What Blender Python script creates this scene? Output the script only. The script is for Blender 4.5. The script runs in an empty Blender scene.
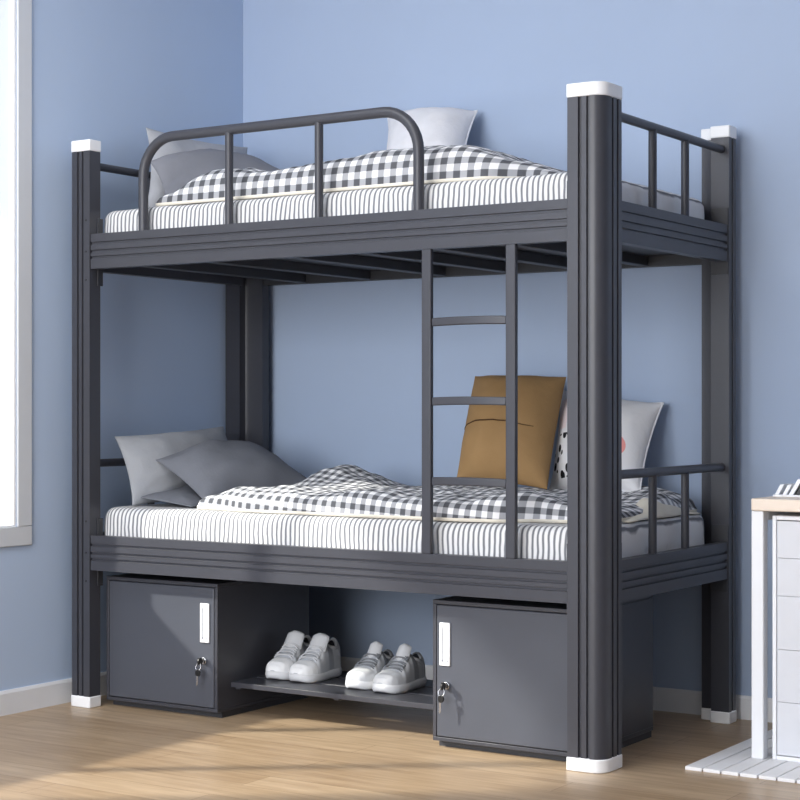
import bpy, bmesh, math, random
from mathutils import Vector, Matrix, noise

random.seed(7)
SC = bpy.context.scene
COL = SC.collection
PI = math.pi

# ------------------------------------------------------------------ materials
def srgb(r, g, b):
    def f(c):
        c /= 255.0
        return c / 12.92 if c <= 0.04045 else ((c + 0.055) / 1.055) ** 2.4
    return (f(r), f(g), f(b), 1.0)

class NT:
    def __init__(self, name):
        self.m = bpy.data.materials.new(name)
        self.m.use_nodes = True
        self.t = self.m.node_tree
        self.bsdf = self.t.nodes['Principled BSDF']
        self.out = self.t.nodes['Material Output']
    def n(self, typ, **kw):
        o = self.t.nodes.new(typ)
        for k, v in kw.items():
            setattr(o, k, v)
        return o
    def l(self, a, b):
        self.t.links.new(a, b)
    def math(self, op, a, b=None, clamp=False):
        o = self.n('ShaderNodeMath', operation=op, use_clamp=clamp)
        for i, v in enumerate((a, b)):
            if v is None: continue
            if isinstance(v, (int, float)): o.inputs[i].default_value = v
            else: self.l(v, o.inputs[i])
        return o.outputs[0]
    def mix(self, fac, a, b):
        o = self.n('ShaderNodeMix', data_type='RGBA')
        if isinstance(fac, (int, float)): o.inputs[0].default_value = fac
        else: self.l(fac, o.inputs[0])
        for i, v in ((6, a), (7, b)):
            if isinstance(v, tuple): o.inputs[i].default_value = v
            else: self.l(v, o.inputs[i])
        return o.outputs[2]
    def bump(self, h, strength=.2, dist=.01):
        b = self.n('ShaderNodeBump')
        b.inputs['Strength'].default_value = strength
        b.inputs['Distance'].default_value = dist
        self.l(h, b.inputs['Height'])
        self.l(b.outputs[0], self.bsdf.inputs['Normal'])
    def noise(self, vec, scale, detail=3, rough=.5):
        o = self.n('ShaderNodeTexNoise')
        o.inputs['Scale'].default_value = scale
        o.inputs['Detail'].default_value = detail
        o.inputs['Roughness'].default_value = rough
        if vec is not None: self.l(vec, o.inputs['Vector'])
        return o.outputs['Fac']

def plain(name, col, rough=.5, metal=0.0, nscale=40, namp=.06, bump=0.0, spec=None):
    k = NT(name)
    tc = k.n('ShaderNodeTexCoord')
    f = k.noise(tc.outputs['Object'], nscale, 4)
    dark = tuple(c * (1 - namp) for c in col[:3]) + (1,)
    light = tuple(min(1, c * (1 + namp)) for c in col[:3]) + (1,)
    k.l(k.mix(f, dark, light), k.bsdf.inputs['Base Color'])
    k.bsdf.inputs['Roughness'].default_value = rough
    k.bsdf.inputs['Metallic'].default_value = metal
    if spec is not None: k.bsdf.inputs['Specular IOR Level'].default_value = spec
    if bump: k.bump(f, bump, .004)
    return k.m

def m_fabric(name, col, wrinkle=.35, weave=.15):
    k = NT(name)
    tc = k.n('ShaderNodeTexCoord')
    f = k.noise(tc.outputs['Object'], 14, 4, .55)
    g = k.noise(tc.outputs['Object'], 420, 2)
    dark = tuple(c * .88 for c in col[:3]) + (1,)
    light = tuple(min(1, c * 1.06) for c in col[:3]) + (1,)
    k.l(k.mix(f, dark, light), k.bsdf.inputs['Base Color'])
    k.bsdf.inputs['Roughness'].default_value = .85
    k.bsdf.inputs['Specular IOR Level'].default_value = .2
    h = k.math('ADD', k.math('MULTIPLY', f, wrinkle * 4), k.math('MULTIPLY', g, weave))
    k.bump(h, .35, .01)
    return k.m

def m_stripes(name):
    k = NT(name)
    tc = k.n('ShaderNodeTexCoord')
    sp = k.n('ShaderNodeSeparateXYZ'); k.l(tc.outputs['Object'], sp.inputs[0])
    wob = k.math('MULTIPLY', k.math('SUBTRACT', k.noise(tc.outputs['Object'], 9, 2), .5), .014)
    x = k.math('ADD', sp.outputs[0], wob)
    s = k.math('SINE', k.math('MULTIPLY', x, 2 * PI / .0175))
    ramp = k.n('ShaderNodeMapRange'); k.l(s, ramp.inputs[0])
    ramp.inputs[1].default_value = -.15; ramp.inputs[2].default_value = .75
    k.l(k.mix(ramp.outputs[0], srgb(226, 226, 227), srgb(120, 122, 128)), k.bsdf.inputs['Base Color'])
    k.bsdf.inputs['Roughness'].default_value = .85
    k.bsdf.inputs['Specular IOR Level'].default_value = .2
    k.bump(k.noise(tc.outputs['Object'], 16, 3), .4, .012)
    return k.m

def m_gingham(name, period=.044):
    k = NT(name)
    uv = k.n('ShaderNodeUVMap'); uv.uv_map = 'UVMap'
    sp = k.n('ShaderNodeSeparateXYZ'); k.l(uv.outputs[0], sp.inputs[0])
    fs = []
    for i in (0, 1):
        s = k.math('SINE', k.math('MULTIPLY', sp.outputs[i], 2 * PI / period))
        r = k.n('ShaderNodeMapRange'); k.l(s, r.inputs[0])
        r.inputs[1].default_value = -.15; r.inputs[2].default_value = .15
        fs.append(r.outputs[0])
    a = k.math('MULTIPLY', k.math('ADD', fs[0], fs[1]), .5)
    rp = k.n('ShaderNodeValToRGB')
    rp.color_ramp.elements[0].color = srgb(240, 240, 242)
    rp.color_ramp.elements[1].color = srgb(88, 90, 95)
    e = rp.color_ramp.elements.new(.5); e.color = srgb(166, 168, 173)
    k.l(a, rp.inputs[0])
    k.l(rp.outputs[0], k.bsdf.inputs['Base Color'])
    k.bsdf.inputs['Roughness'].default_value = .88
    k.bsdf.inputs['Specular IOR Level'].default_value = .15
    tc = k.n('ShaderNodeTexCoord')
    k.bump(k.noise(tc.outputs['Object'], 18, 3), .35, .012)
    return k.m

def m_print(name):
    """white cushion cover: black leaf spots low on one side, a pale strip and a coral dot"""
    k = NT(name)
    uv = k.n('ShaderNodeUVMap'); uv.uv_map = 'UVMap'
    sp = k.n('ShaderNodeSeparateXYZ'); k.l(uv.outputs[0], sp.inputs[0])
    u, v = sp.outputs[0], sp.outputs[1]
    def disc(cu, cv, r):
        du = k.math('SUBTRACT', u, cu); dv = k.math('SUBTRACT', v, cv)
        d = k.math('SQRT', k.math('ADD', k.math('MULTIPLY', du, du), k.math('MULTIPLY', dv, dv)))
        return k.math('LESS_THAN', d, r)
    def box(u0, u1, v0, v1):
        a = k.math('MULTIPLY', k.math('GREATER_THAN', u, u0), k.math('LESS_THAN', u, u1))
        b = k.math('MULTIPLY', k.math('GREATER_THAN', v, v0), k.math('LESS_THAN', v, v1))
        return k.math('MULTIPLY', a, b)
    mp = k.n('ShaderNodeMapping'); k.l(uv.outputs[0], mp.inputs[0])
    mp.inputs['Scale'].default_value = (17, 11, 1); mp.inputs['Rotation'].default_value = (0, 0, .5)
    vo = k.n('ShaderNodeTexVoronoi'); k.l(mp.outputs[0], vo.inputs['Vector'])
    vo.inputs['Scale'].default_value = 1.0
    spots = k.math('MULTIPLY', k.math('LESS_THAN', vo.outputs['Distance'], .42), box(.0, .36, .06, .45))
    c = k.mix(box(.05, .2, .5, .85), srgb(232, 232, 234), srgb(236, 222, 224))
    c = k.mix(spots, c, srgb(24, 24, 26))
    c = k.mix(disc(.745, .37, .105), c, srgb(236, 160, 156))
    k.l(c, k.bsdf.inputs['Base Color'])
    k.bsdf.inputs['Roughness'].default_value = .85
    k.bsdf.inputs['Specular IOR Level'].default_value = .2
    tc = k.n('ShaderNodeTexCoord')
    k.bump(k.noise(tc.outputs['Object'], 16, 3), .35, .012)
    return k.m

def m_floor(name):
    k = NT(name)
    tc = k.n('ShaderNodeTexCoord')
    br = k.n('ShaderNodeTexBrick')
    k.l(tc.outputs['Object'], br.inputs['Vector'])
    br.offset = .37; br.offset_frequency = 2
    br.inputs['Scale'].default_value = 1
    br.inputs['Brick Width'].default_value = 1.15
    br.inputs['Row Height'].default_value = .128
    br.inputs['Mortar Size'].default_value = .0012
    br.inputs['Mortar Smooth'].default_value = .4
    br.inputs['Bias'].default_value = 0
    br.inputs['Color1'].default_value = srgb(188, 166, 139)
    br.inputs['Color2'].default_value = srgb(172, 149, 122)
    br.inputs['Mortar'].default_value = srgb(128, 104, 80)
    mp = k.n('ShaderNodeMapping'); k.l(tc.outputs['Object'], mp.inputs[0])
    mp.inputs['Scale'].default_value = (1.6, 16, 1)
    g = k.noise(mp.outputs[0], 2.2, 6, .6)
    rp = k.n('ShaderNodeValToRGB'); k.l(g, rp.inputs[0])
    rp.color_ramp.elements[0].position = .3; rp.color_ramp.elements[0].color = (.72, .66, .60, 1)
    rp.color_ramp.elements[1].position = .7; rp.color_ramp.elements[1].color = (1.08, 1.06, 1.02, 1)
    mu = k.n('ShaderNodeMix', data_type='RGBA', blend_type='MULTIPLY')
    mu.inputs[0].default_value = 1
    k.l(br.outputs['Color'], mu.inputs[6]); k.l(rp.outputs[0], mu.inputs[7])
    k.l(mu.outputs[2], k.bsdf.inputs['Base Color'])
    k.bsdf.inputs['Roughness'].default_value = .34
    k.bsdf.inputs['Specular IOR Level'].default_value = .35
    k.bump(k.math('SUBTRACT', g, br.outputs['Fac']), .05, .004)
    return k.m

def m_wood(name, c1, c2):
    k = NT(name)
    tc = k.n('ShaderNodeTexCoord')
    mp = k.n('ShaderNodeMapping'); k.l(tc.outputs['Object'], mp.inputs[0])
    mp.inputs['Scale'].default_value = (2, 18, 18)
    g = k.noise(mp.outputs[0], 2, 5, .6)
    k.l(k.mix(g, c1, c2), k.bsdf.inputs['Base Color'])
    k.bsdf.inputs['Roughness'].default_value = .45
    return k.m

def m_glass(name):
    k = NT(name)
    tr = k.n('ShaderNodeBsdfTransparent'); tr.inputs[0].default_value = (.96, .98, 1, 1)
    gl = k.n('ShaderNodeBsdfGlossy'); gl.inputs['Roughness'].default_value = .02
    fr = k.n('ShaderNodeLayerWeight'); fr.inputs[0].default_value = .12
    mx = k.n('ShaderNodeMixShader')
    k.l(k.math('MULTIPLY', fr.outputs['Fresnel'], .35), mx.inputs[0])
    k.l(tr.outputs[0], mx.inputs[1]); k.l(gl.outputs[0], mx.inputs[2])
    k.l(mx.outputs[0], k.out.inputs[0])
    return k.m

M = {}
M['metal'] = plain('charcoal_metal', srgb(61, 62, 69), .38, .0, 60, .05, .0, .45)
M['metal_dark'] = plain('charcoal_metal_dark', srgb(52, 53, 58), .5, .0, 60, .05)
M['door'] = plain('charcoal_door', srgb(75, 78, 87), .4, .0, 8, .05, .0, .45)
M['black'] = plain('black_plastic', srgb(22, 22, 24), .4)
M['cap'] = plain('white_plastic', srgb(240, 241, 243), .35, 0, 30, .02)
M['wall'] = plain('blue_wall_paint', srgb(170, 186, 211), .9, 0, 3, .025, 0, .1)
M['wall2'] = plain('blue_wall_paint_lit', srgb(183, 201, 227), .9, 0, 3, .025, 0, .1)  # same wall blue, lightened to paint in light on the left wall
M['wall3'] = plain('low_bounce_wall_paint', srgb(110, 120, 138), .9, 0, 3, .025, 0, .1)  # unseen right wall, kept dark to cut light bounced onto the bed
M['trim'] = plain('white_trim', srgb(228, 230, 234), .5, 0, 20, .02)
M['frame'] = plain('grey_window_frame', srgb(206, 210, 216), .5, 0, 20, .02)
M['floor'] = m_floor('oak_floor')
M['sheet'] = m_stripes('striped_sheet')
M['gingham'] = m_gingham('gingham_cotton', .044)
M['gingham_small'] = m_gingham('gingham_cotton_small', .037)
M['cream'] = m_fabric('cream_lining', srgb(234, 228, 214))
M['lgrey'] = m_fabric('light_grey_cotton', srgb(158, 161, 167))
M['mgrey'] = m_fabric('mid_grey_cotton', srgb(112, 115, 123))
M['mgrey2'] = m_fabric('mid_grey_cotton_upper', srgb(128, 130, 138))
M['lgrey2'] = m_fabric('pale_grey_cotton_upper', srgb(170, 172, 178))
M['tan'] = m_fabric('tan_canvas', srgb(158, 126, 86), .3, .25)
M['tan_dark'] = m_fabric('tan_seam', srgb(70, 48, 28), .1, .1)
M['white_fab'] = m_fabric('white_cotton', srgb(232, 232, 236))
M['print'] = m_print('printed_cotton')
M['shoe'] = m_fabric('white_shoe_leather', srgb(208, 210, 214), .12, .05)
M['shoe_mesh'] = m_fabric('grey_white_shoe_mesh', srgb(186, 189, 195), .2, .3)
M['toe_white'] = m_fabric('white_leather_sunlit', srgb(246, 247, 249), .1, .05)  # white toe leather, lightened further to stand in for sun
M['rubber'] = plain('white_rubber', srgb(222, 223, 226), .5, 0, 60, .02)
M['lining'] = m_fabric('shoe_opening_shade', srgb(92, 95, 100))
M['lace'] = m_fabric('shoe_lace', srgb(206, 208, 212))
M['lace_dark'] = m_fabric('shoe_lace_grey', srgb(128, 131, 136))
M['chrome'] = plain('chrome', srgb(200, 202, 206), .22, 1.0, 50, .03)
M['plate'] = plain('white_handle_plate', srgb(244, 246, 250), .3, 0, 40, .02)
M['plate_slot'] = plain('grey_slot', srgb(140, 145, 155), .4)
M['desk_wood'] = m_wood('pale_maple', srgb(244, 232, 218), srgb(230, 212, 194))
M['desk_white'] = plain('white_desk_paint', srgb(236, 238, 242), .4, 0, 20, .02)
M['drawer'] = plain('pale_grey_drawer', srgb(214, 216, 222), .45, 0, 20, .02)
M['mat'] = plain('white_mat', srgb(236, 236, 238), .6, 0, 60, .03)
M['mat_gap'] = plain('dark_mat_gap', srgb(112, 104, 96), .8)
M['glass'] = m_glass('window_glass')

# ------------------------------------------------------------------ builders
ORG = {}
def org(o):
    return ORG.get(o.name, Vector((0, 0, 0))) if o else Vector((0, 0, 0))

class MB:
    def __init__(self):
        self.v, self.f, self.uv, self.mi = [], [], {}, []
    def add(self, vs, fs, mi=0):
        b = len(self.v)
        self.v += [Vector(p) for p in vs]
        self.f += [tuple(i + b for i in f) for f in fs]
        self.mi += [mi] * len(fs)
        return self
    def box(self, x0, x1, y0, y1, z0, z1, mi=0):
        vs = [(x, y, z) for z in (z0, z1) for y in (y0, y1) for x in (x0, x1)]
        return self.add(vs, [(0, 2, 3, 1), (4, 5, 7, 6), (0, 1, 5, 4), (2, 6, 7, 3), (0, 4, 6, 2), (1, 3, 7, 5)], mi)
    def prism(self, poly, to3, h0, h1, mi=0):
        """poly = 2D outline; to3(a, b, h) -> 3D"""
        n = len(poly)
        vs = [to3(a, b, h0) for a, b in poly] + [to3(a, b, h1) for a, b in poly]
        fs = [tuple(range(n))[::-1], tuple(range(n, 2 * n))] + [(i, (i + 1) % n, n + (i + 1) % n, n + i) for i in range(n)]
        return self.add(vs, fs, mi)
    def tube(self, pts, r, seg=10, closed=False, mi=0, cap=True):
        pts = [Vector(p) for p in pts]
        n = len(pts)
        rs = r if isinstance(r, (list, tuple)) else [r] * n
        tans = []
        for i in range(n):
            a = pts[(i - 1) % n] if (closed or i > 0) else pts[i]
            b = pts[(i + 1) % n] if (closed or i < n - 1) else pts[i]
            tans.append((b - a).normalized())
        t0 = tans[0]
        up = Vector((0, 0, 1)) if abs(t0.z) < .9 else Vector((0, 1, 0))
        u = t0.cross(up).normalized()
        vs, fs = [], []
        for i in range(n):
            t = tans[i]
            u = (u - t * u.dot(t)).normalized()
            w = t.cross(u)
            for k in range(seg):
                a = 2 * PI * k / seg
                vs.append(pts[i] + (u * math.cos(a) + w * math.sin(a)) * rs[i])
        m = n if closed else n - 1
        for i in range(m):
            j = (i + 1) % n
            for k in range(seg):
                k2 = (k + 1) % seg
                fs.append((i * seg + k, i * seg + k2, j * seg + k2, j * seg + k))
        if not closed and cap:
            fs.append(tuple(range(seg))[::-1]); fs.append(tuple((n - 1) * seg + k for k in range(seg)))
        return self.add(vs, fs, mi)
    def build(self, name, mats, parent=None, bevel=0, seg=2, smooth=35, uvs=None, kind=None, label=None):
        if not isinstance(mats, (list, tuple)): mats = [mats]
        o_ = org(parent)
        me = bpy.data.meshes.new(name)
        me.from_pydata([tuple(p - o_) for p in self.v], [], self.f)
        for m in mats: me.materials.append(m)
        for p, mi in zip(me.polygons, self.mi): p.material_index = mi
        if uvs is not None:
            l = me.uv_layers.new(name='UVMap')
            for p in me.polygons:
                for li in p.loop_indices:
                    l.data[li].uv = uvs[me.loops[li].vertex_index]
        bm = bmesh.new(); bm.from_mesh(me)
        bmesh.ops.recalc_face_normals(bm, faces=bm.faces)
        bm.to_mesh(me); bm.free()
        if smooth:
            for p in me.polygons: p.use_smooth = True
            me.set_sharp_from_angle(angle=math.radians(smooth))
        o = bpy.data.objects.new(name, me)
        COL.objects.link(o)
        if parent: o.parent = parent
        ORG[o.name] = o_
        if bevel:
            b = o.modifiers.new('Bevel', 'BEVEL'); b.width = bevel; b.segments = seg
            b.limit_method = 'ANGLE'; b.angle_limit = math.radians(40)
        if kind: o['kind'] = kind
        if label: o['label'] = label
        return o

def thing(name, label, cat, loc, group=None):
    o = bpy.data.objects.new(name, None)
    o.empty_display_size = .1
    COL.objects.link(o); o.location = loc
    ORG[o.name] = Vector(loc)
    o['label'] = label; o['category'] = cat
    if group: o['group'] = group
    return o

def tag(o, label, cat, group=None, kind=None):
    o['label'] = label; o['category'] = cat
    if group: o['group'] = group
    if kind: o['kind'] = kind
    return o

XY = lambda sx, ox, sy, oy: (lambda a, b, h: (ox + sx * a, oy + sy * b, h))

# ------------------------------------------------------------------ the room
WX, WY = -.150, 1.012          # inner faces of left and back wall
WH = 3.0
# window opening in the left wall
OY0, OY1, OZ0, OZ1 = -1.95, -.188, .608, 2.40
MB().box(-.5, 5.6, -8, 1.3, -.08, 0).build('floor', M['floor'], kind='structure', smooth=0)
MB().box(WX - .2, 5.6, WY, WY + .2, 0, WH).build('wall_back', M['wall'], kind='structure', smooth=0)
w = MB()
T = WX - .2
w.box(T, WX, -8, OY0, 0, WH); w.box(T, WX, OY1, WY, 0, WH)
w.box(T, WX, OY0, OY1, 0, OZ0); w.box(T, WX, OY0, OY1, OZ1, WH)
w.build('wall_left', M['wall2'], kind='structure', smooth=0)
MB().prism([(0, 0), (.012, 0), (.012, .066), (.008, .076), (0, .076)], lambda a, b, h: (h, WY - a, b), WX, 5.4).build('baseboard_back', M['trim'], kind='structure', smooth=0)
MB().prism([(0, 0), (.010, 0), (.010, .070), (.006, .080), (0, .080)], lambda a, b, h: (WX + a, h, b), -8, WY - .012).build('baseboard_left', M['trim'], kind='structure', smooth=0)
# window
wr = bpy.data.objects.new('window_1', None); COL.objects.link(wr)
wr.location = (WX, OY1, OZ0); ORG[wr.name] = Vector(wr.location); wr['kind'] = 'structure'
def ring(mb, y0, y1, z0, z1, wdt, x0, x1):
    mb.box(x0, x1, y0, y1, z0, z0 + wdt); mb.box(x0, x1, y0, y1, z1 - wdt, z1)
    mb.box(x0, x1, y0, y0 + wdt, z0 + wdt, z1 - wdt); mb.box(x0, x1, y1 - wdt, y1, z0 + wdt, z1 - wdt)
r = MB(); ring(r, OY0 - .064, OY1 + .064, OZ0 - .060, OZ1 + .064, .064, WX, WX + .010)
r.build('window_frame', M['frame'], wr, .003, kind='structure')
r = MB(); ring(r, OY0, OY1, OZ0, OZ1, .010, T - .02, WX)
for ym in (-.66, -1.36):
    r.box(WX - .04, WX - .004, ym - .022, ym + .022, OZ0 + .01, OZ1 - .01)
r.build('window_sash', M['cap'], wr, .002, kind='structure')
MB().box(WX - .026, WX - .020, OY0 + .005, OY1 - .005, OZ0 + .005, OZ1 - .005).build('window_pane', M['glass'], wr, smooth=0, kind='structure')
# unseen awning added to block high sun at the window; other sides of the room
MB().prism([(0, 2.46), (-.88, 2.43), (-.88, 2.40), (0, 2.42)], lambda a_, b_, h: (T + a_, h, b_), OY0 - .9, OY1 + .5).build('sun_block_awning', M['trim'], kind='structure', smooth=0)
MB().box(5.4, 5.6, -8, WY + .2, 0, WH).build('wall_right', M['wall3'], kind='structure', smooth=0)
MB().box(T, 5.6, -8, WY + .2, WH, WH + .12).build('ceiling', M['cap'], kind='structure', smooth=0)

# ------------------------------------------------------------------ bunk bed
H = 1.9
bed = thing('bunk_bed', 'charcoal metal bunk bed with white post caps, guard rail and ladder', 'bunk bed', (.895, .48, 0))

def post_profile(a, b, t, tf, r, groove=True, out=0.0):
    """corner post cross-section; origin = inner front arris, a to the outside, b to the inside of the bed end"""
    g = .008
    o = out
    P = [(-o, -o)]
    if groove:
        P += [(a * .30, 0), (a * .31, g), (a * .37, g), (a * .38, 0), (a * .39, .001), (a * .53, .001), (a * .54, g), (a * .61, g), (a * .62, 0)]
    for k in range(7):
        q = -PI / 2 + (PI / 2) * k / 6
        P.append((a - r + (r + o) * math.cos(q), r + (r + o) * math.sin(q)))
    if groove and b > .1:
        P += [(a, b * .47), (a - g, b * .48), (a - g, b * .55), (a, b * .56), (a, b * .74), (a - g, b * .75), (a - g, b * .82), (a, b * .83)]
    elif groove:
        P += [(a, b * .55), (a - g, b * .57), (a - g, b * .68), (a, b * .70)]
    P += [(a + o, b + o), (a - t - o, b + o)]
    P += [(a - t - o, tf + .016 + o), (a - t - .004 - o, tf + .005 + o), (a - t - .016 - o, tf + o)]
    P += [(-o, tf + o)]
    return P

POSTS = {
    'FL': dict(sx=-1, ox=0.0, sy=1, oy=0.0, a=.092, b=.075, t=.061, tf=.052, r=.020),
    'FR': dict(sx=1, ox=1.790, sy=1, oy=0.0, a=.110, b=.116, t=.061, tf=.050, r=.040),
    'BL': dict(sx=-1, ox=.008, sy=-1, oy=.969, a=.150, b=.0745, t=.068, tf=.039, r=.022),
    'BR': dict(sx=1, ox=1.790, sy=-1, oy=.969, a=.108, b=.0745, t=.061, tf=.039, r=.022),
}
for key in ('FL', 'FR', 'BL', 'BR'):
    q = POSTS[key]
    to3 = XY(q['sx'], q['ox'], q['sy'], q['oy'])
    arg = (q['a'], q['b'], q['t'], q['tf'], q['r'])
    p = MB().prism(post_profile(*arg), to3, .034, H - .034).build('corner_post', M['metal'], bed, smooth=30)
    for z0, z1 in ((0, .038), (H - .038, H)):
        MB().prism(post_profile(*arg, groove=False, out=.0025), to3, z0, z1).build('post_cap', M['cap'], p, .0035, 2, label='white plastic post cap')
    # bolts on the outer faces beside the rails
    if key in ('FL', 'FR', 'BR'):
        for zc in (1.525, .519):
            for dz in (.105, .0, -.095):
                m = MB()
                if key == 'BR':
                    m.tube([(1.855, .8945, zc + dz), (1.855, .8920, zc + dz)], .0045, 8)
                elif key == 'FL':
                    m.tube([(-.016, .0005, zc + dz), (-.016, -.0015, zc + dz)], .0035, 8)
                else:
                    continue
                m.build('bolt', M['black'], p, label='small dark bolt head')

def rail_profile(z0, z1, d=.032):
    """(depth from the front face, height) outline with three pressed grooves"""
    h = z1 - z0
    P = [(0, z0)]
    for f in (.32, .50, .73):
        c = z0 + h * f
        P += [(0, c - .0045), (.006, c - .003), (.006, c + .003), (0, c + .0045)]
    P += [(0, z1), (d, z1), (d, z0)]
    return P

LEV = ((1.467, 1.583), (.461, .577))
for z0, z1 in LEV:
    prof = rail_profile(z0, z1)
    f = MB().prism(prof, lambda a, b, h: (h, .003 + a, b), .002, 1.788).build('side_rail', M['metal'], bed, smooth=30)
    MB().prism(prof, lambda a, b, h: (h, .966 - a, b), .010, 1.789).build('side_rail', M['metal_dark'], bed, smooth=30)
    e = MB().prism(prof, lambda a, b, h: (1.894 - a, h, b), .117, .8940).build('end_rail', M['metal'], bed, smooth=30)
    g_ = MB().prism(prof, lambda a, b, h: (-.088 + a, h, b), .076, .8940).build('end_rail', M['metal'], bed, smooth=30)
    # hook plates wrapping the posts
    for yy in ((.054, .10),):
        MB().box(.0002, .0045, .036, .0605, z0 - .055, z1 + .055).build('hook_plate', M['metal_dark'], f, .001)
    MB().box(1.786, 1.7895, .004, .050, z0 - .045, z1 + .05).build('hook_plate', M['metal'], f, .001)
    MB().box(1.860, 1.899, .1165, .1205, z0 - .045, z1 + .05).build('hook_plate', M['metal'], e, .001)
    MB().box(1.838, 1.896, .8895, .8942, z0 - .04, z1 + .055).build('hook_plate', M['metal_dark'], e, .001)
    # slats and bed board under the mattress
    for x in (.17, .46, .78, 1.05, 1.31, 1.56):
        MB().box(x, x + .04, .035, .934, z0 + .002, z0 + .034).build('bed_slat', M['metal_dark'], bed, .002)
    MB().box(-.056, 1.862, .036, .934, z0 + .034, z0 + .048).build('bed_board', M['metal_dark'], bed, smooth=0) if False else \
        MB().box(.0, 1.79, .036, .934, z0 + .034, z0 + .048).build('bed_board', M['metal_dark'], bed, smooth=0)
    # end guards
    zt = z0 + .358 if z0 > 1 else z0 + .354
    for x, ya, yb in ((1.872, .112, .900), (-.064, .070, .900)):
        t_ = MB().tube([(x, ya, zt), (x, yb, zt)], .0135, 12).build('end_guard_tube', M['metal'], bed, smooth=50)
        for y in (.380, .613):
            MB().tube([(x, y, z1 - .002), (x, y, zt)], .0125, 12).build('end_guard_bar', M['metal'], t_, smooth=50)

# front guard hoop
def arc(cx, cz, r, a0, a1, y, n=9):
    return [(cx + r * math.cos(a0 + (a1 - a0) * k / n), y, cz + r * math.sin(a0 + (a1 - a0) * k / n)) for k in range(n + 1)]
gy, gz, gr = .021, 1.883, .125
path = [(.219, gy, 1.581)] + arc(.219 + gr, gz - gr, gr, PI, PI / 2, gy) + arc(1.289 - gr, gz - gr, gr, PI / 2, 0, gy) + [(1.289, gy, 1.581)]
hoop = MB().tube(path, .0165, 14).build('guard_rail', M['metal'], bed, smooth=60)
for x in (.578, .928):
    MB().tube([(x, gy, 1.581), (x, gy, gz - .004)], .0135, 12).build('guard_bar', M['metal'], hoop, smooth=60)

# ladder
for x0, x1 in ((1.309, 1.341), (1.591, 1.623)):
    MB().box(x0, x1, .004, .021, .576, 1.468).build('ladder_rail', M['metal'], bed, .003)
for zr in (1.241, 1.010, .777):
    n = 10
    m = MB()
    vs, fs = [], []
    for k in range(n + 1):
        s = k / n
        x = 1.341 + s * .250
        bow = -.007 * (1 - (2 * s - 1) ** 2)
        zc = zr + .002 * (1 - (2 * s - 1) ** 2)
        vs += [(x, .008 + bow, zc), (x, .022, zc), (x, .022, zc + .024), (x, .008 + bow, zc + .024)]
    for k in range(n):
        b = 4 * k
        for i in range(4):
            j = (i + 1) % 4
            fs.append((b + i, b + j, b + 4 + j, b + 4 + i))
    fs += [(0, 1, 2, 3), (4 * n, 4 * n + 3, 4 * n + 2, 4 * n + 1)]
    m.add(vs, fs).build('ladder_rung', M['metal'], bed, .003)

# ------------------------------------------------------------------ mattresses
def nz(x, y, z, s=1.0):
    return noise.noise(Vector((x * s, y * s, z * s)))

def make_mattress(zb, zt, seed):
    x0, x1, y0, y1, rc, re = -.030, 1.832, .056, .922, .085, .034
    def outline(ins):
        P = []
        r_ = max(rc - ins, .02)
        for cx, cy, a0 in ((x1 - rc, y0 + rc, -PI / 2), (x1 - rc, y1 - rc, 0), (x0 + rc, y1 - rc, PI / 2), (x0 + rc, y0 + rc, PI)):
            for k in range(7):
                a = a0 + PI / 2 * k / 6
                P.append((cx + r_ * math.cos(a), cy + r_ * math.sin(a)))
        # subdivide the straight runs
        Q = []
        for i in range(len(P)):
            a, b = P[i], P[(i + 1) % len(P)]
            d = math.hypot(a[0] - b[0], a[1] - b[1])
            n = max(1, int(d / .03)) if i % 7 == 6 else 1
            for k in range(n):
                Q.append((a[0] + (b[0] - a[0]) * k / n, a[1] + (b[1] - a[1]) * k / n))
        return Q
    levels = [(.012, zb), (.0, zb + .014)]
    for k in range(1, 4): levels.append((-.002, zb + .014 + (zt - zb - .048) * k / 4))
    for k in range(7):
        a = PI / 2 * k / 6
        levels.append((re * (1 - math.cos(a)), zt - re + re * math.sin(a)))
    rings = [outline(i) for i, z in levels]
    n = min(len(r_) for r_ in rings)
    vs, fs = [], []
    base = outline(0)
    n = len(base)
    ctr = ((x0 + x1) / 2, (y0 + y1) / 2)
    nx = []
    for i in range(n):
        a, b = base[i - 1], base[(i + 1) % n]
        t = Vector((b[0] - a[0], b[1] - a[1])).normalized()
        nx.append((t.y, -t.x))
    for ins, z in levels:
        for i, (px, py) in enumerate(base):
            wv = .004 * nz(px, py, z + seed, 9) + .0025 * nz(px, py, z + seed, 26)
            d = -ins + wv
            vs.append((px + nx[i][0] * d, py + nx[i][1] * d, z + (.003 * nz(px, py, seed, 7) if z > zb + .05 else 0)))
    L = len(levels)
    for k in range(L - 1):
        for i in range(n):
            j = (i + 1) % n
            fs.append((k * n + i, k * n + j, (k + 1) * n + j, (k + 1) * n + i))
    fs.append(tuple(range(n))[::-1]); fs.append(tuple((L - 1) * n + i for i in range(n)))
    return MB().add(vs, fs)

o = make_mattress(1.515, 1.668, 1.3).build('mattress', M['sheet'], smooth=60)
tag(o, 'grey and white striped mattress on the upper bunk', 'mattress', 'striped mattresses')
o = make_mattress(.509, .668, 5.1).build('mattress', M['sheet'], smooth=60)
tag(o, 'grey and white striped mattress on the lower bunk', 'mattress', 'striped mattresses')

# ------------------------------------------------------------------ duvets
def lerp(a, b, t): return a + (b - a) * t
def pw(tab, x):
    if x <= tab[0][0]: return tab[0][1]
    for (a, b), (c, d) in zip(tab, tab[1:]):
        if x <= c:
            t = (x - a) / (c - a); t = t * t * (3 - 2 * t)
            return b + (d - b) * t
    return tab[-1][1]

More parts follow.
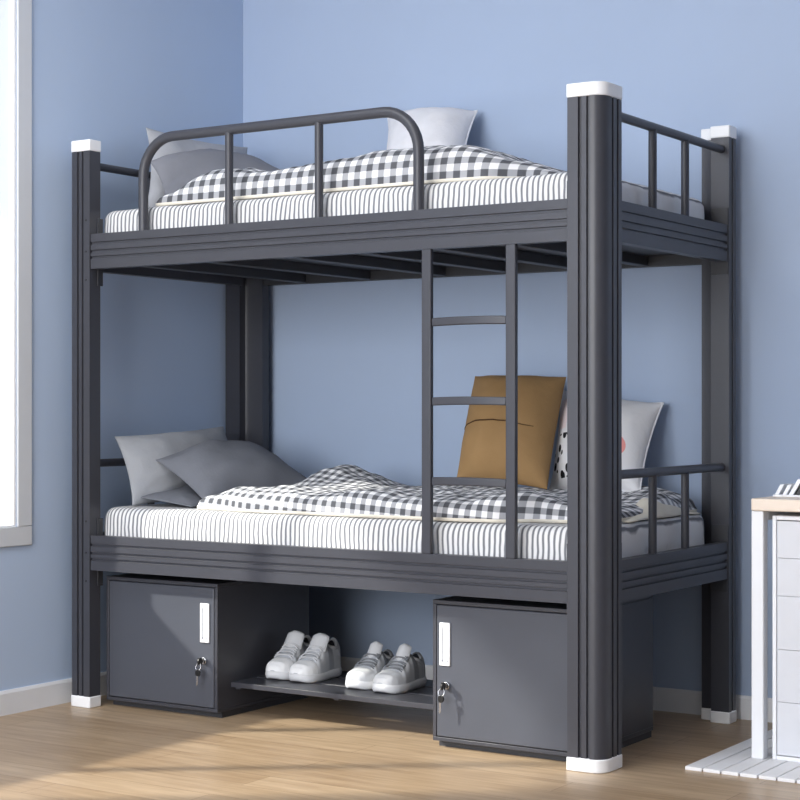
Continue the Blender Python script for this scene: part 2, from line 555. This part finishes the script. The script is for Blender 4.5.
def make_duvet(name, x0, x1, yf, yb, xl, xr, thick, zm, hump, edge, mat, seed, nx=150, ny=60, uvrot=0.0, rump=1.0):
    """yf/yb: tables x->front/back edge; xl/xr: functions v-> left/right edge offsets; thick(x,y)"""
    top, bot = [], []
    for i in range(nx + 1):
        s = i / nx
        for j in range(ny + 1):
            v = (j / ny) ** 1.25
            xa = x0 + xl(v); xb = x1 + xr(v)
            x = lerp(xa, xb, s)
            y = lerp(pw(yf, x), pw(yb, x), v)
            dy = min(y - pw(yf, x), (pw(yb, x) - y) * 1.0)
            dx = min(x - xa, xb - x)
            R = edge
            def E(d):
                d = max(0.0, min(1.0, d / R))
                return math.sqrt(max(0, 1 - (1 - d) ** 2))
            e = min(E(dy), E(dx))
            th = thick(x, y)
            wr = .012 * nz(x, y * 1.5, seed, 5) + .006 * nz(x, y, seed, 13) + .003 * nz(x, y, seed + 9, 30)
            # long soft folds
            wr += .007 * math.sin(9 * y + 4 * x + 3 * nz(x, y, seed, 2))
            z = zm + .010 + e * (th + wr * rump) + hump(x, y) * min(1, max(dy, 0) / .05)
            lift = hump(x, y) * min(1, max(dy, 0) / .05)
            zb_ = zm + .002 + max(0, lift * .9)
            bulge = -.010 * math.sin(PI * min(1, max(0, dy / R))) if dy < R and (y - pw(yf, x)) < R else 0
            top.append(Vector((x, y + bulge, max(z, zb_ + .010))))
            bot.append(Vector((x, y, zb_)))
    W = ny + 1
    N = len(top)
    fs = []; mi = []
    for i in range(nx):
        for j in range(ny):
            a = i * W + j
            fs.append((a, a + W, a + W + 1, a + 1)); mi.append(0)
            fs.append((N + a, N + a + 1, N + a + W + 1, N + a + W)); mi.append(1)
    for i in range(nx):
        for j in (0, ny):
            a = i * W + j
            fs.append((a, a + W, N + a + W, N + a)); mi.append(1)
    for j in range(ny):
        for i in (0, nx):
            a = i * W + j
            fs.append((a, a + 1, N + a + 1, N + a)); mi.append(1)
    # arc-length uv
    uv = [None] * N
    for i in range(nx + 1):
        acc = 0
        for j in range(W):
            k = i * W + j
            if j: acc += (top[k] - top[k - 1]).length
            uv[k] = [top[k].x, acc]
    c, s_ = math.cos(uvrot), math.sin(uvrot)
    uv = [((c * a - s_ * b), (s_ * a + c * b)) for a, b in uv]
    m = MB(); m.v = top + bot; m.f = fs; m.mi = mi
    return m.build(name, [mat, M['cream']], smooth=180, uvs=uv + uv)

def gauss(x, c, w): return math.exp(-((x - c) / w) ** 2)
ZU, ZL = 1.668, .668
up_thick = lambda x, y: pw([(.2, .022), (.26, .035), (.38, .085), (.5, .095), (1.15, .108), (1.35, .095), (1.5, .055), (1.70, .016)], x) * (1.0 - .25 * max(0, (y - .6) / .3))
up_hump = lambda x, y: .045 * gauss(x, .42, .10) * gauss(y, .34, .16) + .03 * gauss(x, 1.22, .25) * gauss(y, .4, .25)
d = make_duvet('duvet', .215, 1.735, [(0, .085), (1.3, .085), (1.45, .10), (1.58, .18), (1.8, .22)], [(0, .86), (2, .87)],
               lambda v: .10 * v, lambda v: 0, up_thick, ZU, up_hump, .075, M['gingham'], 2.2)
tag(d, 'grey and white gingham duvet spread over the upper bunk behind the guard rail', 'duvet', 'gingham duvets')
lo_thick = lambda x, y: pw([(.3, .028), (.55, .058), (1.0, .062), (1.6, .058), (1.79, .040)], x)
def lo_hump(x, y):
    return .060 * gauss(x, .60, .13) * gauss(y, .60, .16) + .018 * gauss(x, .62, .18) * gauss(y, .2, .09) \
        + .014 * max(0, (x - 1.62) / .19) ** 1.5 * gauss(y, .58, .15)
d = make_duvet('duvet', .36, 1.800, [(0, .16), (.45, .12), (.6, .085), (1.35, .075), (1.5, .085), (1.62, .17), (1.9, .24)], [(0, .86), (2, .87)],
               lambda v: pw([(0, 0), (.3, -.0), (.6, .14), (1, .22)], v), lambda v: 0, lo_thick, ZL, lo_hump, .055, M['gingham_small'], 7.7, uvrot=.06, rump=1.45)
tag(d, 'rumpled grey and white gingham duvet with cream lining on the lower bunk', 'duvet', 'gingham duvets')

# cream lining showing where the end of the lower duvet is lifted
vs, fs = [], []
nA, nB = 26, 8
for i in range(nA + 1):
    y = lerp(.33, .84, i / nA)
    top_ = pw([(.33, .004), (.45, .026), (.56, .058), (.66, .044), (.84, .003)], y) + .003 * nz(y, 0, 3.1, 14)
    for k in range(nB + 1):
        q = k / nB
        vs.append((1.822 - .062 * q ** 1.4 + .006 * nz(y, q, 1.7, 8) - .03 * max(0, .45 - y), y, ZL + .003 + top_ * math.sin(q * PI / 2)))
W_ = nB + 1
fs = [(i * W_ + k, i * W_ + k + 1, (i + 1) * W_ + k + 1, (i + 1) * W_ + k) for i in range(nA) for k in range(nB)]
o = MB().add(vs, fs).build('lining_fold', M['cream'], d, smooth=180, label='cream lining showing at the lifted end of the duvet')
sm = o.modifiers.new('Solidify', 'SOLIDIFY'); sm.thickness = .004; sm.offset = -1

# ------------------------------------------------------------------ pillows
def pillow_pts(TL, TR, BL, BR, thick, back=.5, n=28, pinch=.05, seed=0.0, wr=.006):
    TL, TR, BL, BR = map(Vector, (TL, TR, BL, BR))
    nrm = (TR - TL + BR - BL).cross(TL - BL + TR - BR).normalized()    # front = towards cross(right, up)
    W = n + 1
    F, B, UV = [], [], []
    ctr = (TL + TR + BL + BR) / 4
    for i in range(W):
        for j in range(W):
            # cluster samples near the rim
            u = -math.cos(PI * i / n); v = -math.cos(PI * j / n)
            a, b = (u + 1) / 2, (v + 1) / 2
            p = BL.lerp(BR, a).lerp(TL.lerp(TR, a), b)
            # edges pulled in between the corners
            ku = pinch * (1 - v * v) * abs(u) ** 3 * (1 if u > 0 else -1)
            kv = pinch * (1 - u * u) * abs(v) ** 3 * (1 if v > 0 else -1)
            # note: pinch strongest mid-edge
            p = p - (BR - BL) * (ku * .5) - (TL - BL) * (kv * .5)
            prof = ((1 - abs(u) ** 2.6) ** .62) * ((1 - abs(v) ** 2.6) ** .62) if abs(u) < 1 and abs(v) < 1 else 0
            w1 = wr * (nz(a * 3, b * 3, seed, 1.3) * 1.2 + nz(a, b, seed + 4, 9) * .6)
            # radial creases near the corners
            cr = wr * .8 * math.sin(9 * math.atan2(v, u) + seed) * max(0, (abs(u) * abs(v)) - .15)
            F.append(p + nrm * (thick * (1 - back) * prof + (w1 + cr) * min(1, prof * 2) + .001))
            B.append(p - nrm * (thick * back * prof + .001))
            UV.append((a, b))
    return F, B, UV, W, nrm

def pillow(name, corners, thick, mat, label, group=None, back=.35, piping=None, parent=None, **kw):
    F, B, UV, W, nrm = pillow_pts(*corners, thick, back, **kw)
    n = W - 1; N = len(F)
    fs = []
    for i in range(n):
        for j in range(n):
            a = i * W + j
            fs.append((a, a + W, a + W + 1, a + 1)); fs.append((N + a, N + a + 1, N + a + W + 1, N + a + W))
    for i in range(n):
        for j in (0, n):
            a = i * W + j; fs.append((a, a + W, N + a + W, N + a))
            a2 = j * W + i; fs.append((a2, a2 + 1, N + a2 + 1, N + a2))
    m = MB(); m.v = F + B; m.f = fs; m.mi = [0] * len(fs)
    o = m.build(name, mat, parent, smooth=180, uvs=UV + UV, label=label if parent else None)
    if not parent: tag(o, label, 'cushion' if name == 'cushion' else 'pillow', group)
    if piping:
        rim = [F[i * W] for i in range(n)] + [F[n * W + j] for j in range(n)] + [F[(n - i) * W + n] for i in range(n)] + [F[n - j] for j in range(n)]
        MB().tube(rim, piping[0], 6, closed=True).build('piping', piping[1], o, smooth=80)
    return o, F, W, nrm

# lower bunk
lp, *_ = pillow('pillow', ((-.025, .150, .905), (-.020, .73, .935), (.065, .14, .672), (.10, .70, .68)), .11, M['lgrey'],
       'light grey pillow propped upright at the left end of the lower bunk', 'grey pillows', seed=1.1, pinch=.07, back=.25, wr=.010)
pillow('pillowcase_flap', ((.06, .17, .70), (.07, .56, .74), (.30, .17, .674), (.30, .5, .684)), .035, M['mgrey'], 'darker grey loose flap of the pillowcase',
       parent=lp, seed=3.3, wr=.008)
pillow('pillow', ((.080, .24, .825), (.06, .74, .848), (.315, .215, .692), (.46, .70, .70)), .13, M['mgrey'],
       'dark grey pillow leaning on the lighter pillow, lower bunk', 'grey pillows', seed=2.4, pinch=.06, back=.2, wr=.010)
# upper bunk
pillow('pillow', ((-.035, .320, 1.985), (-.025, .88, 1.985), (.02, .25, 1.675), (.05, .85, 1.68)), .10, M['lgrey2'],
       'pale grey pillow propped upright at the left end of the upper bunk', 'grey pillows', seed=4.2, pinch=.10, back=.25, wr=.010)
pillow('pillow', ((.055, .235, 1.85), (.05, .78, 1.90), (.15, .205, 1.69), (.50, .74, 1.70)), .13, M['mgrey2'],
       'mid grey pillow slumped against the pale pillow on the upper bunk', 'grey pillows', seed=5.7, pinch=.06, back=.2, wr=.010)
pillow('cushion', ((.555, .965, 2.058), (.93, .965, 2.045), (.70, .715, 1.775), (1.02, .715, 1.775)), .13, M['white_fab'],
       'white cushion standing against the blue wall on the upper bunk', 'scatter cushions', seed=6.6, pinch=.10, back=.2, piping=(.0035, M['white_fab']))
# tan cushion with an envelope flap
tan, F, W, nrm = pillow('cushion', ((.972, .88, 1.112), (1.326, .88, 1.106), (1.050, .63, .772), (1.388, .63, .742)), .13, M['tan'],
       'tan brown cushion behind the ladder on the lower bunk', 'scatter cushions', seed=8.1, pinch=.03, back=.25)
jj = [j for j in range(W)]
seam_pts = []
for i in range(1, W - 3):
    a = i * W + 13
    b = i * W + 12
    t = .35 + .25 * nz(i * .3, 0, 1.0, 1)
    seam_pts.append(F[a].lerp(F[b], t) + nrm * .0005)
MB().tube(seam_pts[1:21], [.0012 + .0016 * math.sin(PI * k / 19) for k in range(20)], 6).build('seam', M['tan_dark'], tan, smooth=80, label='dark open seam across the cushion')
pillow('cushion', ((1.262, .965, 1.062), (1.640, .965, 1.018), (1.325, .765, .728), (1.650, .765, .728)), .13, M['print'],
       'white printed cushion with coral dot and black leaf spots', 'scatter cushions', seed=9.3, pinch=.09, back=.2, piping=(.0035, M['white_fab']))

# ------------------------------------------------------------------ cabinets under the bed
CY, CZ0, CZ1, CD = .075, .020, .436, .50
def cabinet(x0, x1, handle_x, label):
    c = thing('storage_cabinet', label, 'cabinet', ((x0 + x1) / 2, CY + CD / 2, 0), 'under-bed cabinets')
    b = MB()
    t = .012
    b.box(x0, x1, CY, CY + CD, CZ0, CZ0 + t); b.box(x0, x1, CY, CY + CD, CZ1 - t, CZ1)
    b.box(x0, x0 + t, CY, CY + CD, CZ0 + t, CZ1 - t); b.box(x1 - t, x1, CY, CY + CD, CZ0 + t, CZ1 - t)
    b.box(x0 + t, x1 - t, CY + CD - t, CY + CD, CZ0 + t, CZ1 - t)
    b.build('cabinet_body', M['metal'], c, .0015)
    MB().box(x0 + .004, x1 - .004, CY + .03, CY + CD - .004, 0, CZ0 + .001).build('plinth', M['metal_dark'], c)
    d = MB().box(x0 + t + .002, x1 - t - .002, CY - .001, CY + .018, CZ0 + t + .002, CZ1 - t - .002).build('door', M['door'], c, .003)
    hx0, hx1 = handle_x
    h = MB().box(hx0, hx1, CY - .006, CY - .0005, .244, .371).build('handle_plate', M['plate'], d, .002, label='white handle plate')
    m = MB().box(hx0 + .009, hx0 + .0115, CY - .0075, CY - .006, .262, .358)
    m.box(hx0 + .008, hx0 + .0145, CY - .0078, CY - .006, .256, .262); m.box(hx0 + .028, hx0 + .031, CY - .0078, CY - .006, .256, .261)
    m2 = m.build('handle_slot', M['plate_slot'], d, label='thin grey slot line on the handle plate')
    # lock barrel
    lx = handle_x[2] if len(handle_x) > 2 else (hx0 + hx1) / 2
    return c, d

def lock_and_key(door, lx, lz, label):
    MB().tube([(lx, CY - .0, lz), (lx, CY - .012, lz)], .0115, 16).build('lock', M['chrome'], door, .0015, label='round chrome lock barrel')
    k = thing('key_bunch', label, 'keys', (lx, CY - .03, lz), 'cabinet keys')
    m = MB()
    # key in the lock: flat blade and black bow
    m.box(lx - .0012, lx + .0012, CY - .016, CY - .0118, lz - .004, lz + .004)
    m.build('key_blade', M['chrome'], k, label='steel key blade in the lock')
    m = MB().prism([(.011 * math.cos(a * PI / 6) * 1.0, .012 * math.sin(a * PI / 6)) for a in range(12)], lambda a, b, h: (lx + h, CY - .027 + a, lz + b), -.0035, .0035)
    m.build('key_bow', M['black'], k, .001, label='black key bow')
    # split ring
    rc = Vector((lx - .002, CY - .033, lz - .017))
    pts = [rc + Vector((.010 * math.cos(2 * PI * i / 20), 0.003 * math.sin(2 * PI * i / 20), .0115 * math.sin(2 * PI * i / 20))) for i in range(20)]
    MB().tube(pts, .0016, 6, closed=True).build('key_ring', M['chrome'], k, smooth=80)
    # hanging key
    hx, hy, hz = lx - .002, CY - .035, lz - .036
    m = MB().prism([(.010 * math.cos(a * PI / 6), .011 * math.sin(a * PI / 6)) for a in range(12)], lambda a, b, h: (hx + a, hy + h, hz + b), -.003, .003)
    m.build('key_bow', M['black'], k, .001, label='black key bow')
    m = MB().prism([(-.0035, 0), (.0035, 0), (.0035, -.028), (.001, -.033), (-.001, -.033), (-.0035, -.028), (-.002, -.024), (-.0035, -.020), (-.002, -.016), (-.0035, -.012)],
                   lambda a, b, h: (hx - .002 + a + b * .06, hy + h, hz - .009 + b), -.0012, .0012)
    m.build('key_blade', M['chrome'], k, label='steel key blade hanging')
    return k

LC = (.006, .486); RC = (1.304, 1.784)
c1, d1 = cabinet(*LC, (.418, .455), 'charcoal cabinet under the left end of the lower bunk, handle on its right')
lock_and_key(d1, .436, .186, 'keys hanging from the lock of the left cabinet')
c2, d2 = cabinet(*RC, (1.330, 1.366), 'charcoal cabinet beside the front right bed post, handle on its left')
lock_and_key(d2, 1.356, .187, 'keys hanging from the lock of the right cabinet')

# shelf between the cabinets
m = MB()
for ya, yb in ((.144, .262), (.282, .400), (.420, .540)):
    m.box(.4865, 1.3035, ya, yb, .095, .1115)
for x in (.50, .89, 1.27):
    m.box(x, x + .02, .150, .535, .089, .0955)
sh = m.build('shoe_shelf', M['metal'], None, .0015)
tag(sh, 'long low charcoal shelf between the two cabinets holding sneakers', 'shelf')

# ------------------------------------------------------------------ shoes
SZ = .1117
def arch(w, zs, h, a, px=.85, pz=.72):
    c, s = math.cos(a), math.sin(a)
    return (w * math.copysign(abs(c) ** px, c), zs + (h - zs) * max(0, s) ** pz)

def make_shoe(tall, label, group):
    L = .222
    k = 1.0
    root = thing('sneaker', label, 'shoe', (0, 0, 0), group)
    # half width by station (toe -> heel)
    wt = [(0, .010), (.02, .026), (.06, .037), (.14, .0455), (.30, .049), (.50, .043), (.70, .040), (.88, .0385), (.96, .031), (1, .014)]
    def hw(t):
        for (a, b), (c, d) in zip(wt, wt[1:]):
            if t <= c: return b + (d - b) * (t - a) / (c - a)
        return wt[-1][1]
    off = lambda t: .006 * math.sin(PI * t) # slight banana
    if tall:
        ht = [(0, .030), (.03, .046), (.10, .058), (.24, .066), (.34, .082), (.48, .108), (.60, .122), (.72, .112), (.86, .108), (.95, .122), (1, .108)]
    else:
        ht = [(0, .032), (.03, .046), (.10, .056), (.24, .062), (.34, .076), (.48, .100), (.60, .115), (.72, .100), (.86, .092), (.95, .102), (1, .090)]
    def hh(t):
        for (a, b), (c, d) in zip(ht, ht[1:]):
            if t <= c:
                s = (t - a) / (c - a); s = s * s * (3 - 2 * s)
                return b + (d - b) * s
        return ht[-1][1]
    ts = [0, .01, .025, .045, .07, .10, .14, .18, .23, .28, .34, .40, .46, .52, .58, .63, .68, .74, .80, .86, .91, .95, .975, .99, 1]
    # sole: outline with a rounded rim
    def outline(ins):
        R = [(hw(t) - ins + off(t), L * t) for t in ts]
        Lf = [(-(hw(t) - ins) * .96 + off(t), L * t) for t in ts]
        return R + Lf[::-1]
    lv = [(.004, 0.0), (-.001, .004), (-.0035, .012), (-.0030, .020), (-.001, .026), (.004, .028)]
    vs, fs = [], []
    n = len(outline(0))
    for ins, z in lv:
        for i, (x, y) in enumerate(outline(ins)):
            t = y / L
            yy = y + (ins if t < .02 else (-ins if t > .98 else 0))
            toe_up = .006 * max(0, 1 - t / .15) ** 2
            heel = .006 * max(0, (t - .4)) * (z / .028)
            vs.append((x, yy, z + toe_up * (1 if z < .02 else .6) + heel))
    for a in range(len(lv) - 1):
        for i in range(n):
            j = (i + 1) % n
            fs.append((a * n + i, a * n + j, (a + 1) * n + j, (a + 1) * n + i))
    fs += [tuple(range(n))[::-1], tuple((len(lv) - 1) * n + i for i in range(n))]
    MB().add(vs, fs).build('sole', M['rubber'], root, smooth=60)
    # upper
    NA = 22
    def section(t, grow=0.0, zs=.022):
        w = hw(t) - .003 + grow
        h = hh(t) + grow
        # the ankle part narrows at the top, the toe is broad
        px = .62 if t < .3 else lerp(.62, 1.05, min(1, (t - .3) / .3))
        out = []
        for q in range(NA + 1):
            a = PI * q / NA
            x, z = arch(w, zs, h, a, px, .62)
            out.append((x + off(t), L * t, z))
        return out
    def loft(t0, t1, grow, q0=0, q1=NA, thick=True, nt=26):
        vs, fs = [], []
        for i in range(nt + 1):
            t = lerp(t0, t1, i / nt)
            vs += section(t, grow)[q0:q1 + 1]
        W = q1 - q0 + 1
        for i in range(nt):
            for j in range(W - 1):
                a = i * W + j
                fs.append((a, a + 1, a + W + 1, a + W))
        return vs, fs, W, nt
    vs, fs, W, nt = loft(.004, .996, 0, nt=44)
    fs.append(tuple(range(W))); fs.append(tuple(nt * W + i for i in range(W))[::-1])
    MB().add(vs, fs).build('upper', M['shoe_mesh'], root, smooth=70)
    # leather toe box and side overlays (thin shells)
    m = MB()
    vs, fs, W, nt = loft(.003, .245, .0022); m.add(vs, fs)
    m.build('toe_cap', M['toe_white'] if tall else M['shoe'], root, smooth=70)
    for q0, q1 in ((0, 8), (NA - 8, NA)):
        m = MB()
        vs, fs, W, nt = loft(.24, .56, .0022, q0, q1); m.add(vs, fs)
        m.build('eyelet_panel', M['shoe'], root, smooth=70)
    m = MB()
    vs, fs, W, nt = loft(.70, .997, .0022, 0, 7); m.add(vs, fs)
    vs, fs, W, nt = loft(.70, .997, .0022, NA - 7, NA); m.add(vs, fs)
    vs, fs, W, nt = loft(.93, .997, .0022, 6, NA - 6); m.add(vs, fs)
    m.build('heel_counter', M['shoe'], root, smooth=70)
    # dark patch on the closed top, in place of a shaded opening
    vs, fs, W, nt = loft(.655, .925, .0012, 7, NA - 7); MB().add(vs, fs).build('lining', M['lining'], root, smooth=70, label='dark patch for the shaded inside of the shoe')
    # padded collar ring
    pts = []
    for i in range(28):
        a = 2 * PI * i / 28
        t = .79 + .145 * math.cos(a)
        s = math.sin(a)
        pts.append((off(t) + .026 * s, L * t, hh(t) - .004 - .010 * abs(s)))
    MB().tube(pts, .0065, 8, closed=True).build('collar', M['shoe'], root, smooth=80)
    # tongue
    TH = .147 if tall else .138
    TW = .037 if tall else .0265
    vs, fs = [], []
    nT, nW = 10, 8
    for i in range(nT + 1):
        s = i / nT
        y = L * lerp(.45, .60, s)
        z = lerp(hh(.45) - .010, TH, s)
        wdt = TW * (1.0 - .12 * s) * (math.sqrt(max(.0, 1 - ((s - .84) / .16) ** 2)) * .45 + .55 if s > .84 else 1)
        for side in (0, 1):
            for j in range(nW + 1):
                u = -1 + 2 * j / nW
                bul = (.0065 * (1 - u * u) + .001) * (1.0 if s < .85 else 1.0 - (s - .85) * 3)
                nrm = Vector((0, -.9, .43))
                p = Vector((off(.5) + u * wdt, y + .006 * u * u, z - .004 * u * u)) + nrm * (bul if side == 0 else -bul * .5)
                vs.append(p)
    Wd = nW + 1
    R = 2 * Wd
    for i in range(nT):
        for j in range(nW):
            a = i * R + j
            fs.append((a, a + 1, a + R + 1, a + R)); b = a + Wd
            fs.append((b, b + R, b + R + 1, b + 1))
        for j in (0, nW):
            a = i * R + j; fs.append((a, a + R, a + R + Wd, a + Wd))
    for i in (0, nT):
        for j in range(nW):
            a = i * R + j; fs.append((a, a + 1, a + 1 + Wd, a + Wd))
    MB().add(vs, fs).build('tongue', M['shoe'], root, smooth=70)
    # laces
    m = MB()
    lt = [.27, .325, .38, .435, .49, .545]
    for i, t in enumerate(lt):
        for sgn in (1, -1):
            if sgn < 0 and i == len(lt) - 1: continue
            t2 = t + (0 if sgn > 0 else .0)
            pts = []
            for q in range(9):
                f = q / 8
                a = lerp(PI * .29, PI * .71, f)
                tt = t2 + (.028 * (f - .5) if sgn > 0 else -.028 * (f - .5)) + .012
                w = hw(tt) - .003 + .0035; h = hh(tt) + .0050
                px = .62 if tt < .3 else lerp(.62, 1.05, min(1, (tt - .3) / .3))
                x, z = arch(w, .022, h, a, px, .62)
                pts.append((x + off(tt), L * tt, z))
            m.add(*(lambda b: (b.v, b.f))(MB().tube(pts, .0021, 6)))
    m.build('laces', M['lace'] if tall else M['lace_dark'], root, smooth=80)
    return root

def place(root, x, y, rot, scale=1.0):
    root.location = (x, y, SZ); root.rotation_euler = (0, 0, rot); root.scale = (scale,) * 3

def copy_thing(root, label):
    r_ = root.copy(); COL.objects.link(r_); r_['label'] = label
    for ch in list(root.children):
        c = ch.copy(); COL.objects.link(c); c.parent = r_
        for g in list(ch.children):
            d = g.copy(); COL.objects.link(d); d.parent = c
    return r_

G = 'white sneakers on the shoe shelf'
s1 = make_shoe(True, 'white chunky high sneaker nearest the left cabinet, leftmost on the shelf', G)
s2 = copy_thing(s1, 'white chunky high sneaker second from the left on the shelf')
s3 = make_shoe(False, 'white low sneaker third from the left on the shelf', G)
s4 = copy_thing(s3, 'white low sneaker nearest the right cabinet, rightmost on the shelf')
place(s1, .578, .245, .06, 1.0)
place(s2, .676, .240, .0, 1.0)
place(s3, .910, .228, .04, 1.0)
place(s4, 1.022, .214, .00, 1.02)

# ------------------------------------------------------------------ desk, drawers, mat
MT = .010
m = MB()
for i in range(14):
    x = 2.060 + i * .0535
    m.box(x, x + .0495, .185, .86, 0, MT, 0)
m.box(2.064, 2.060 + 14 * .0535 - .006, .190, .855, 0.0005, .004, 1)
o = m.build('floor_mat', [M['mat'], M['mat_gap']], None, .0012)
tag(o, 'white slatted mat lying on the wooden floor under the desk', 'mat')

desk = thing('desk', 'white framed desk with a pale wooden top beside the bunk bed', 'desk', (2.75, .70, 0))
MB().box(2.175, 3.35, .380, .985, .712, .747).build('desk_top', M['desk_wood'], desk, .004, label='pale wooden desk top')
for x in (2.173, 3.308):
    for y in (.388, .945):
        MB().box(x, x + .036, y, y + .036, MT if (y < .9 and x < 2.8) else 0, .712).build('desk_leg', M['desk_white'], desk, .003)
    MB().box(x, x + .036, .424, .945, .684, .7118).build('desk_apron', M['desk_white'], desk, .002)
MB().box(2.209, 3.308, .952, .974, .65, .7118).build('desk_apron', M['desk_white'], desk, .002)

cab = thing('drawer_unit', 'pale grey drawer unit standing under the desk top', 'drawer unit', (2.40, .66, MT))
dx0, dx1, dy0, dy1, dz0, dz1 = 2.229, 2.620, .405, .820, MT, .699
m = MB()
m.box(dx0, dx0 + .012, dy0, dy1, dz0, dz1); m.box(dx1 - .012, dx1, dy0, dy1, dz0, dz1)
m.box(dx0 + .012, dx1 - .012, dy0, dy1, dz1 - .012, dz1); m.box(dx0 + .012, dx1 - .012, dy0, dy1, dz0, dz0 + .012)
m.box(dx0 + .012, dx1 - .012, dy1 - .012, dy1, dz0 + .012, dz1 - .012)
m.build('drawer_cabinet', M['desk_white'], cab, .002)
zs = [dz1 - .014, .580, .473, .322, .174, dz0 + .014]
for a, b in zip(zs, zs[1:]):
    MB().box(dx0 + .014, dx1 - .014, dy0 + .001, dy0 + .30, b + .0005, a - .0005).build('drawer', M['drawer'], cab, .0008)

# slanted white desk stand
st = thing('desk_stand', 'small white slanted stand with ribs at the edge of the desk top', 'desk stand', (2.27, .55, .747))
MB().box(2.194, 2.40, .50, .60, .747, .7535).build('stand_base', M['desk_white'], st, .002)
for i, x in enumerate((2.196, 2.219)):
    hgt = (.030, .030)[i]
    MB().prism([(0, 0), (.012, 0), (.012 + hgt * .55, hgt), (hgt * .55, hgt)], lambda a, b, h: (x + a, h, .753 + b), .51, .59).build('stand_rib', M['desk_white'], st, .0015)
MB().prism([(0, 0), (.014, 0), (.042, .046), (.028, .046)], lambda a, b, h: (2.237 + a, h, .753 + b), .51, .59).build('stand_rib', M['desk_white'], st, .0015)
MB().prism([(0, 0), (.10, 0), (.10, .034), (.0225, .034)], lambda a, b, h: (2.253 + a, h, .753 + b), .515, .585).build('stand_body', M['black'], st, .002, label='dark body of the stand')

# ------------------------------------------------------------------ light
wd = bpy.data.worlds.new('World'); SC.world = wd; wd.use_nodes = True
nt = wd.node_tree; nt.nodes.clear()
bg = nt.nodes.new('ShaderNodeBackground'); ow = nt.nodes.new('ShaderNodeOutputWorld')
tc = nt.nodes.new('ShaderNodeTexCoord'); sp = nt.nodes.new('ShaderNodeSeparateXYZ')
rp = nt.nodes.new('ShaderNodeValToRGB')
rp.color_ramp.elements[0].position = .35; rp.color_ramp.elements[0].color = (.80, .82, .84, 1)
rp.color_ramp.elements[1].position = .85; rp.color_ramp.elements[1].color = (.93, .96, 1.0, 1)
mr = nt.nodes.new('ShaderNodeMapRange'); mr.inputs[1].default_value = -1; mr.inputs[2].default_value = 1
nt.links.new(tc.outputs['Generated'], sp.inputs[0]); nt.links.new(sp.outputs[2], mr.inputs[0])
nt.links.new(mr.outputs[0], rp.inputs[0]); nt.links.new(rp.outputs[0], bg.inputs[0])
bg.inputs[1].default_value = 1.15
nt.links.new(bg.outputs[0], ow.inputs[0])

def light(name, typ, loc, target, energy, color, **kw):
    l = bpy.data.lights.new(name, typ); l.energy = energy; l.color = color
    for a, b in kw.items(): setattr(l, a, b)
    o = bpy.data.objects.new(name, l); COL.objects.link(o)
    o.location = loc
    o.rotation_euler = (Vector(target) - Vector(loc)).to_track_quat('-Z', 'Y').to_euler()
    return o
light('overhead_fill', 'AREA', (.85, -1.5, 2.9), (.85, -1.5, 0), 30, (.98, .99, 1.0), shape='RECTANGLE', size=1.4, size_y=1.4)  # added overhead fill without a fitting, lifts the left wall
light('right_fill', 'AREA', (5.0, -3.2, 1.7), (-.15, -.1, 1.2), 5, (.97, .98, 1.0), shape='RECTANGLE', size=1.8, size_y=2.0)
sd = Vector((1, .75, -.78))
light('sun', 'SUN', (-4, -3, 4), Vector((-4, -3, 4)) + sd, 5.6, (1.0, .93, .80), angle=math.radians(2.2))
light('softbox', 'AREA', (1.2, -5.5, 1.75), (.95, .3, 1.0), 222, (.97, .98, 1.0), shape='RECTANGLE', size=3.2, size_y=2.2)

# ------------------------------------------------------------------ camera
cam = bpy.data.cameras.new('camera'); co = bpy.data.objects.new('camera', cam); COL.objects.link(co)
co.location = (4.0118, -4.2490, 1.0052)
co.rotation_euler = (PI / 2, 0, .5785)
cam.sensor_width = 36; cam.sensor_fit = 'HORIZONTAL'
cam.lens = 36 * 1723.83 / 800
cam.shift_y = (407.2 - 400) / 800
cam.clip_end = 60
SC.camera = co
SC.view_settings.view_transform = 'Standard'
SC.view_settings.look = 'None'
SC.view_settings.exposure = 0.0
